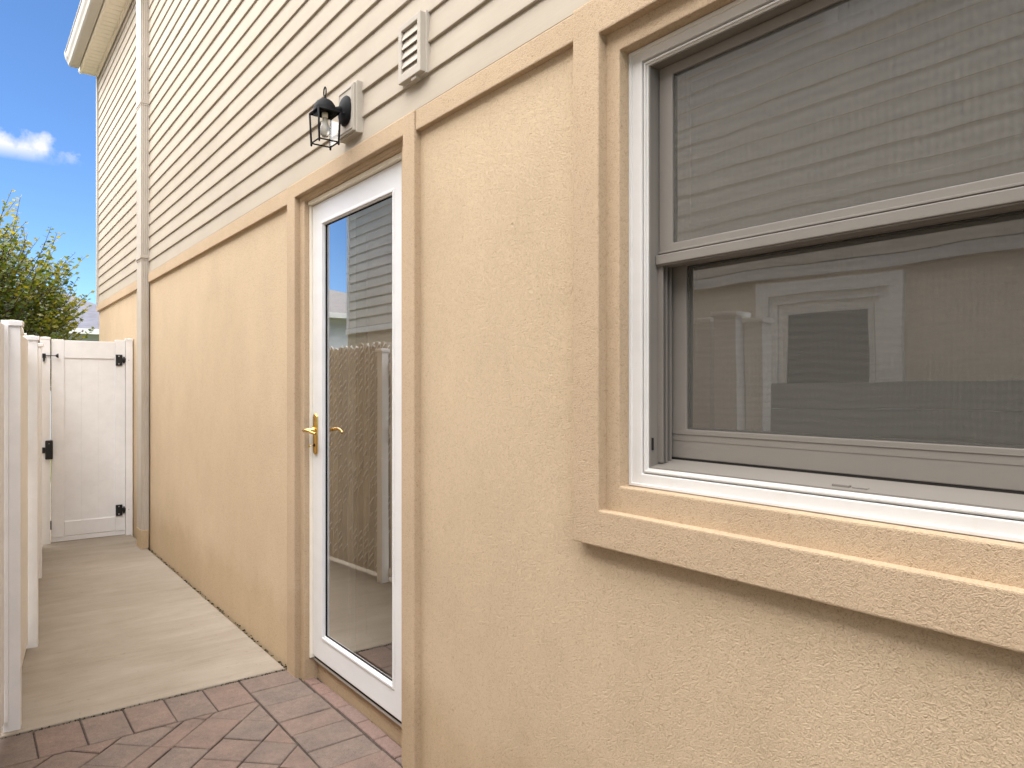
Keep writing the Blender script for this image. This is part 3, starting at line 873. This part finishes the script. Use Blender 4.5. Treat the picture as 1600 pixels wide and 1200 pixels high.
for a, c in (((-1, -1), (1, -1)), ((1, -1), (1, 1)), ((1, 1), (-1, 1)), ((-1, 1), (-1, -1))):
    q = 0.93
    MB().quad([(LX+a[0]*SB*q, LY+a[1]*SB*q, ZB+0.003), (LX+c[0]*SB*q, LY+c[1]*SB*q, ZB+0.003), (LX+c[0]*ST*q, LY+c[1]*ST*q, ZT-0.004), (LX+a[0]*ST*q, LY+a[1]*ST*q, ZT-0.004)]).build("glass_pane", mat_glass_lamp, lan)
Mbl = Mat("frosted_bulb", (0.78, 0.76, 0.70), 0.25, 0.5); Mbl.b.inputs["Transmission Weight"].default_value = 0.55
m = MB(); m.lathe([(0.009, 0.0), (0.010, -0.012), (0.016, -0.03), (0.0205, -0.050), (0.019, -0.065), (0.012, -0.076), (0.004, -0.080)], (LX, LY, 2.485), 'Z', 18)
m.build("bulb", Mbl.m, lan)
m = MB(); m.lathe([(0.011, 0.0), (0.012, 0.02)], (LX, LY, 2.484), 'Z', 14); m.build("socket", mat_cream, lan)

vent = thing("wall_vent", "small cream louvred exhaust vent on the siding, up and right of the lantern", "vent", (1.27, 2.24, 2.50))
m = MB(); m.ring(1.258, 1.282, 2.160, 2.318, 2.498, 2.705, 2.182, 2.296, 2.528, 2.683, 0.0025)
m.box(1.278, 1.302, 2.152, 2.324, 2.492, 2.710, 0.003)
m.build("vent_frame", mat_block, vent)
for i in range(5):
    zc = 2.539 + 0.0335*i - 0.004
    a = math.radians(17)
    MB().obox((1.268, 2.239, zc), (math.cos(a), 0, -math.sin(a)), (0, 1, 0), (math.sin(a), 0, math.cos(a)), 0.0018, 0.0565, 0.0225, 0.0006).build("louvre", mat_block, vent)
m = MB(); m.box(1.264, 1.285, 2.20, 2.235, 2.486, 2.4975, 0.002); m.build("drip_tab", mat_block, vent)
# ------------------------------------------------------------------ fence on the left
P1, P2, PG = Vector((0.166, 3.555)), Vector((0.300, 4.625)), Vector((0.588, 7.62))
fence = thing("vinyl_fence", "white vinyl post fence with woven privacy slats along the left side of the concrete path", "fence", (0.3, 4.6, 0))
def post(px, py, ang, half, z0, z1, parent, name="post", capw=0.008):
    ax = Vector((math.cos(ang), math.sin(ang), 0)); ay = Vector((-math.sin(ang), math.cos(ang), 0)); az = Vector((0, 0, 1))
    m = MB(); m.obox((px, py, (z0+z1)/2), ax, ay, az, half, half, (z1-z0)/2, 0.003)
    p = m.build(name, mat_fence, parent)
    c = MB(); c.obox((px, py, z1+0.009), ax, ay, az, half+capw, half+capw, 0.011, 0.003)
    b = bmesh.new(); q = half+capw-0.003
    base = [b.verts.new((i*q, j*q, 0)) for i, j in ((-1,-1),(1,-1),(1,1),(-1,1))]; tip = b.verts.new((0, 0, 0.005))
    for i in range(4): b.faces.new((base[i], base[(i+1)%4], tip))
    c.add(b, Matrix(((ax.x, ay.x, 0, px), (ax.y, ay.y, 0, py), (0, 0, 1, z1+0.0195), (0, 0, 0, 1))))
    c.build("post_cap", mat_fence, p)
    return p
fa = -0.12
post(P1.x, P1.y+0.03, fa, 0.0295, -0.02, 1.652, fence)
post(P2.x, P2.y+0.03, fa, 0.0295, -0.02, 1.655, fence)
post(0.440, 6.30, fa, 0.0295, -0.02, 1.70, fence)
# line of the privacy screen: behind the posts' left faces
def fline(y):
    if y < 4.6: return 0.134 + (y-3.55)*0.1235 - 0.026
    return 0.134 + 1.05*0.1235 - 0.026 + (y-4.6)*0.098
def slat(y, z1):
    x = fline(y); w = 0.034
    t = Vector((fline(y+0.1)-x, 0.1)).normalized()
    b = bmesh.new()
    dz = [random.uniform(-0.004, 0.004) for _ in range(2)]
    L = [(x-t.x*w, y-t.y*w), (x+t.x*w, y+t.y*w)]; nrm = Vector((t.y, -t.x))*0.004
    tip = random.uniform(-0.25, 0.25)
    cols = [(L[0], z1+dz[0]), ((x+t.x*w*tip, y+t.y*w*tip), z1+0.016+dz[1]), (L[1], z1-0.004+dz[0])]
    f_, k_ = [], []
    for (c, zz) in cols:
        f_.append((b.verts.new((c[0]+nrm.x, c[1]+nrm.y, 0.03)), b.verts.new((c[0]+nrm.x, c[1]+nrm.y, zz))))
        k_.append((b.verts.new((c[0]-nrm.x, c[1]-nrm.y, 0.03)), b.verts.new((c[0]-nrm.x, c[1]-nrm.y, zz))))
    for i in range(2):
        b.faces.new((f_[i][0], f_[i+1][0], f_[i+1][1], f_[i][1])); b.faces.new((k_[i+1][0], k_[i][0], k_[i][1], k_[i+1][1]))
        b.faces.new((f_[i][1], f_[i+1][1], k_[i+1][1], k_[i][1])); b.faces.new((f_[i+1][0], f_[i][0], k_[i][0], k_[i+1][0]))
    b.faces.new((f_[0][0], f_[0][1], k_[0][1], k_[0][0])); b.faces.new((f_[2][1], f_[2][0], k_[2][0], k_[2][1]))
    bmesh.ops.recalc_face_normals(b, faces=b.faces)
    m = MB(); m.add(b); m.build("privacy_slat", mat_slat, fence)
wire = MB()
rw = random.Random(5)
y = 4.66
while y < 7.50:
    z1 = 1.63 + 0.08*min(1, max(0, (y-3.5)/1.0)) + random.uniform(-0.012, 0.012)
    slat(y, z1)
    # wire bits before the slat, white to stand for flecks of sunlight
    z = 0.05; pitch = 0.052
    while z < z1 - 0.02:
        yy_ = y; x = fline(yy_); t = Vector((fline(yy_+0.1)-x, 0.1)).normalized()
        n2 = Vector((t.y, -t.x))
        a = Vector((x-t.x*0.036, yy_-t.y*0.036)) + n2*0.0055; c = Vector((x+t.x*0.036, yy_+t.y*0.036)) + n2*0.0055
        j = rw.uniform(-0.004, 0.004)
        # random bits, denser upward, since the painted light flecks fade towards the ground
        dens = 0.45 + 0.45*min(1, max(0, (z-0.4)/0.9))
        if rw.random() < dens:
            l0, l1 = rw.uniform(0.0, 0.35), rw.uniform(0.65, 1.0)
            A = a.lerp(c, l0); C = a.lerp(c, l1)
            wire.tube([(A.x, A.y, z+j+pitch*1.35*(1-l0)), ((A.x+C.x)/2+n2.x*0.003, (A.y+C.y)/2+n2.y*0.003, z+j+pitch*1.35*(1-(l0+l1)/2)), (C.x, C.y, z+j+pitch*1.35*(1-l1))], 0.0046, 5)
        z += pitch
    y += 0.0765
yb = 2.33
while yb < 4.55:
    if yb < 3.45: A = Vector((0.128-(3.53-yb)*0.135, yb)); B = Vector((0.128-(3.53-yb-0.149)*0.135, yb+0.149))
    else: A = Vector((fline(yb)+0.036, yb)); B = Vector((fline(yb+0.149)+0.036, yb+0.149))
    tb = (B-A).normalized(); cb = (A+B)/2
    MB().obox((cb.x, cb.y, 0.85), (tb.y, -tb.x, 0), (tb.x, tb.y, 0), (0, 0, 1), 0.008, 0.0746, 0.80, 0.0008).build("fence_board", mat_fence, fence)
    yb += 0.150
wo = wire.build("wire_light_flecks", mat_wire, fence); wo['kind'] = 'stuff'
# rails between the first two posts and one run towards the camera
def rail(ya, yb, z0, z1, nm="rail"):
    A = Vector((fline(ya)+0.022, ya)); B = Vector((fline(yb)+0.022, yb)); t = (B-A).normalized(); c = (A+B)/2
    MB().obox((c.x, c.y, (z0+z1)/2), (t.y, -t.x, 0), (t.x, t.y, 0), (0, 0, 1), 0.011, (B-A).length/2, (z1-z0)/2, 0.003).build(nm, mat_fence, fence)
rail(3.62, 4.62, 1.515, 1.575); rail(3.62, 4.62, 1.06, 1.125); rail(3.62, 4.62, 0.05, 0.10)

# end posts near the camera (outside the frame, seen in the window glass)
post(-0.060, 2.080, fa, 0.055, -0.02, 1.735, fence, capw=0.014)
post(-0.070, 2.225, fa, 0.045, -0.02, 1.715, fence, capw=0.012)
post(-0.130, 1.985, fa, 0.045, -0.02, 1.705, fence, capw=0.012)

# ------------------------------------------------------------------ gate across the path
gate = thing("garden_gate", "white vinyl gate with black hinges and latch closing the end of the concrete path", "gate", (0.93, 7.64, 0))
YG = 7.625
m = MB()
m.box(0.640, 0.738, YG, YG+0.038, 0.045, 1.832, 0.004)
m.box(1.146, 1.228, YG, YG+0.038, 0.045, 1.846, 0.004)
m.build("stile", mat_fence, gate)
MB().box(0.7385, 1.1455, YG+0.003, YG+0.036, 1.665, 1.826, 0.004).build("top_rail", mat_fence, gate)
MB().box(0.7385, 1.1455, YG+0.003, YG+0.036, 0.050, 0.180, 0.004).build("bottom_rail", mat_fence, gate)
for i in range(3):
    a = 0.739 + 0.1355*i
    MB().box(a, a+0.1352, YG+0.012, YG+0.026, 0.178, 1.667, 0.0006).build("gate_board", mat_fence, gate)
post(1.262, YG+0.01, 0, 0.0285, -0.02, 1.842, gate, "hinge_post", 0.003)
post(0.592, YG+0.01, 0, 0.037, -0.02, 1.828, gate, "latch_post", 0.003)
MB().box(0.640, 1.228, YG+0.006, YG+0.032, 0.004, 0.044, 0.003).build("bottom_strip", mat_fence, gate)
for zz in (1.655, 0.240):
    h = MB(); h.box(1.150, 1.206, YG-0.012, YG-0.001, zz-0.052, zz+0.052, 0.003)
    h.box(1.204, 1.276, YG-0.016, YG-0.004, zz-0.018, zz+0.020, 0.003)
    h.tube([(1.218, YG-0.012, zz-0.030), (1.218, YG-0.012, zz+0.032)], 0.008, 10)
    ho = h.build("hinge", mat_black, gate)
    s_ = MB()
    for (xx, zo) in ((1.176, 0.036), (1.176, -0.036), (1.258, 0.001)):
        s_.lathe([(0.0062, 0.0), (0.0055, 0.004), (0.003, 0.005)], (0, 0, 0), 'Z', 8)
        vs = list(s_.bm.verts)[-24:]
        for v in vs:
            v.co = Vector((xx+v.co.x, YG-0.012-v.co.z-0.004*(xx > 1.2), zz+zo+v.co.y))
    s_.build("screw", mat_screw, ho)
# latch at mid height
m = MB(); m.box(0.590, 0.648, YG-0.050, YG-0.001, 0.755, 0.925, 0.010); m.box(0.558, 0.592, YG-0.036, YG-0.028, 0.812, 0.864, 0.003)
m.build("latch", mat_black, gate)
m = MB(); m.lathe([(0.006, 0), (0.004, 0.003)], (0.618, YG-0.052, 0.895), 'Z', 8); m.build("latch_rivet", mat_screw, gate)
# spring bolt near the top
m = MB()
m.box(0.568, 0.594, YG-0.045, YG-0.029, 1.660, 1.700, 0.004); m.box(0.574, 0.588, YG-0.048, YG-0.030, 1.628, 1.662, 0.004)
m.tube([(0.592, YG-0.036, 1.682), (0.672, YG-0.036, 1.682)], 0.0035, 8)
m.build("bolt", mat_black, gate)
m = MB(); m.tube([(0.668, YG-0.036, 1.682), (0.685, YG-0.036, 1.682)], 0.007, 10, 0.020); m.tube([(0.685, YG-0.036, 1.682), (0.690, YG-0.036, 1.682)], 0.020, 10)
m.build("bolt_knob", mat_black, gate)
m = MB(); m.box(0.630, 0.640, YG-0.006, YG+0.01, 0.12, 0.20, 0.002); m.build("gate_stop", mat_black, gate)

# ------------------------------------------------------------------ tree beyond the gate
def tree(x, y, zc, R, seed, label, n_shoot):
    t = thing("tree", label, "tree", (x, y, -0.1))
    r = random.Random(seed)
    tk = MB()
    tk.tube([(x, y, -0.2), (x+0.05, y-0.03, 0.8), (x-0.02, y+0.05, 1.7), (x+0.06, y, 2.6)], 0.10, 10, 0.05)
    fol_v, fol_f, fol_m = [], [], []
    C = Vector((x, y, zc))
    for i in range(n_shoot):
        # start inside the crown, grow upward and outward
        while True:
            d = Vector((r.uniform(-1, 1), r.uniform(-1, 1), r.uniform(-1, 1)))
            if d.length < 1: break
        p0 = C + Vector((d.x*R*0.80, d.y*R*0.80, d.z*R*0.95))
        out = Vector((d.x, d.y, 0))
        dirn = (out*0.75 + Vector((0, 0, r.uniform(0.55, 1.2))) + Vector((r.uniform(-.35, .35), r.uniform(-.35, .35), 0))).normalized()
        L = r.uniform(0.35, 0.80)
        bend = Vector((r.uniform(-.2, .2), r.uniform(-.2, .2), 0.15))
        pts = [p0 + dirn*L*s + bend*(s*s)*L for s in (0, 0.25, 0.5, 0.75, 1.0)]
        tk.tube(pts, 0.007, 4, 0.002, cap=False)
        if i % 9 == 0:
            q = Vector((x, y, r.uniform(0.9, 2.2)))
            tk.tube([q, q.lerp(p0, 0.5)+Vector((0, 0, 0.08)), p0], 0.028, 5, 0.008, cap=False)
        n = int(L*44)
        tone = mnoise.noise((p0*0.9))*0.8 + (p0.z-zc)/R*0.35 + (p0.x-x)/R*0.15  # crown top and right picked yellower, sunlight put into leaf colour
        for k in range(n):
            s = (k+r.random())/n
            c = pts[min(4, int(s*4))].lerp(pts[min(4, int(s*4)+1)], (s*4) % 1)
            a = r.uniform(0, 2*math.pi)
            side = Vector((math.cos(a), math.sin(a), r.uniform(-0.15, 0.7))).normalized()
            ll = r.uniform(0.055, 0.10)*(1.0 if s < 0.85 else 0.7); wd = ll*r.uniform(0.25, 0.36)
            nrm = side.cross(Vector((r.uniform(-1, 1), r.uniform(-1, 1), r.uniform(0.2, 1)))).normalized()
            b0 = len(fol_v)
            mid = c + side*ll*0.5 + nrm.cross(side)*0.006
            fol_v += [c, mid + nrm*wd, c + side*ll, mid - nrm*wd]
            fol_f.append((b0, b0+1, b0+2, b0+3))
            v = tone + r.uniform(-0.55, 0.55)
            fol_m.append(0 if v < -0.12 else (1 if v < 0.40 else 2))
    tk.build("trunk", mat_bark, t)
    off = world_off(t)
    me = bpy.data.meshes.new("crown")
    me.from_pydata([v-off for v in fol_v], [], fol_f)
    for m_ in LEAVES: me.materials.append(m_)
    me.polygons.foreach_set("material_index", fol_m)
    o = bpy.data.objects.new("crown", me); link(o, t); o['kind'] = 'stuff'
    return t
tree(-0.25, 11.6, 1.85, 1.60, 21, "green and yellowish leafy tree rising above the fence beyond the white gate", 1700)

# ------------------------------------------------------------------ the neighbour's house across the path (seen in the glass)
XN = -2.6
nb = thing("neighbour_house", "neighbouring grey sided house facing the path, seen reflected in the door and window glass", "house", (-5.5, 4.0, -0.1))
NY0, NY1 = -4.0, 11.58
m = MB()
m.box(XN-0.25, XN, NY0, NY1, -0.15, 2.39); m.box(XN-0.25, XN-0.012, NY0, NY1, 2.39, 5.2); m.box(-9, XN-0.25, NY1-0.2, NY1-0.004, -0.15, 5.2); m.box(-9, XN-0.25, NY0, NY0+0.2, -0.15, 5.2); m.box(-9.2, -9, NY0, NY1-0.004, -0.15, 5.2)
m.build("stucco_wall", mat_nstucco, nb)
MB().box(XN-0.01, XN+0.03, NY0, NY1+0.03, 2.31, 2.40, 0.004).build("belt_trim", mat_ntrim, nb)
z = 2.41; NP = 0.154
while z < 5.1:
    h = NP+0.004
    MB().prism([(XN+0.015, z), (XN+0.016, z+0.003), (XN+0.002, z+h), (XN-0.006, z+h), (XN-0.006, z)], NY0, NY1-0.05).build("siding_plank", mat_nsiding, nb)
    z += NP
MB().box(XN-0.03, XN+0.022, NY1-0.075, NY1+0.02, 2.41, 5.2, 0.004).build("corner_trim", mat_ntrim, nb)
MB().prism([(XN+0.34, 5.15), (XN+0.34, 5.26), (-5.8, 6.5), (-9.5, 5.26), (-9.5, 5.15)], NY0-0.2, NY1+0.2).build("roof", mat_roof_dark, nb)
MB().box(XN+0.34, XN+0.46, NY0-0.2, NY1+0.2, 5.14, 5.27, 0.01).build("gutter", mat_gutter, nb)
def nwindow(y0, y1, z0, z1):
    m = MB()
    def R(x0, x1, o, i):
        m.ring(x0, x1, y0-o, y1+o, z0-o, z1+o, y0-i, y1+i, z0-i, z1+i, 0.004)
    R(XN+0.05, XN-0.01, 0.27, 0.16); R(XN+0.03, XN-0.01, 0.1595, 0.09); R(XN+0.012, XN-0.01, 0.0895, 0.045)
    w = m.build("window", mat_ntrim, nb)
    f = MB(); f.ring(XN+0.020, XN+0.004, y0-0.044, y1+0.044, z0-0.044, z1+0.044, y0, y1, z0, z1, 0.002)
    f.build("sash", mat_white, w)
    MB().quad([(XN+0.008, y0, z0), (XN+0.008, y1, z0), (XN+0.008, y1, z1), (XN+0.008, y0, z1)]).build("glass", mat_gap, w)
nwindow(2.675, 3.335, 1.10, 2.0)
nwindow(1.70, 2.67, 4.355, 5.0)
nwindow(6.2, 7.1, 1.15, 1.95)

# low horizontal board fence on the neighbour's side
bf = thing("board_fence", "low dark grey fence of horizontal boards, seen in the lower window glass", "fence", (-2.16, -0.2, -0.14))
for i in range(8):
    z0 = -0.08 + 0.19*i
    MB().box(-2.165-0.012*(i % 2), -2.142-0.012*(i % 2), -4.0, 3.6, z0, z0+0.186, 0.003).build("fence_board", mat_board, bf)
for yy_ in (-3.9, -2.1, -0.3, 1.6, 3.55):
    MB().box(-2.25, -2.178, yy_-0.045, yy_+0.045, -0.12, 1.44, 0.004).build("fence_post", mat_board, bf)

# ------------------------------------------------------------------ houses farther off
def far_house(label, x0, x1, y0, y1, ze, zr, wallm, roofm, hip=2.2):
    h = thing("far_house", label, "house", ((x0+x1)/2, (y0+y1)/2, -0.16))
    MB().box(x0, x1, y0, y1, -0.16, ze-0.12).build("house_wall", wallm, h)
    b = bmesh.new(); e = 0.4
    base = [b.verts.new(c) for c in ((x0-e, y0-e, ze), (x1+e, y0-e, ze), (x1+e, y1+e, ze), (x0-e, y1+e, ze))]
    ym = (y0+y1)/2
    r0, r1 = b.verts.new((x0+hip, ym, zr)), b.verts.new((x1-hip, ym, zr))
    b.faces.new((base[0], base[1], r1, r0)); b.faces.new((base[2], base[3], r0, r1)); b.faces.new((base[1], base[2], r1)); b.faces.new((base[3], base[0], r0)); b.faces.new(base[::-1])
    m = MB(); m.add(b); m.build("roof", roofm, h)
    m = MB(); m.box(x0-e, x1+e, y0-e-0.1, y0-e, ze-0.14, ze+0.02); m.box(x0-e, x1+e, y0-e, y0, ze-0.14, ze-0.10); m.box(x0-e-0.1, x0-e, y0-e, y1+e, ze-0.14, ze+0.02); m.build("eave_gutter", mat_white, h)
    return h
mat_far_blue = vinyl("far_grey_siding", (0.56, 0.58, 0.60), 0.6, 0.2).m
h1 = far_house("low house with pale shingle hip roof behind the tree and the gate", -5.0, 5.0, 25.0, 29.0, 3.12, 4.42, mat_far_blue, mat_roof, 2.35)
for xx in (0.6, 2.85):
    f = MB().box(xx, xx+1.1, 24.93, 24.998, 1.2, 2.75, 0.01).build("window", mat_white, h1)
    Mt = Mat("teal_pane", (0.05, 0.10, 0.10), 0.15, 0.5)
    MB().box(xx+0.08, xx+1.02, 24.90, 24.929, 1.28, 2.67).build("pane", Mt.m, f)
h2 = far_house("white sided house with grey roof seen in the left edge of the door glass", -11.0, -4.9, 21.0, 29.0, 3.65, 5.0, mat_far_blue, mat_roof_dark, 3.0)
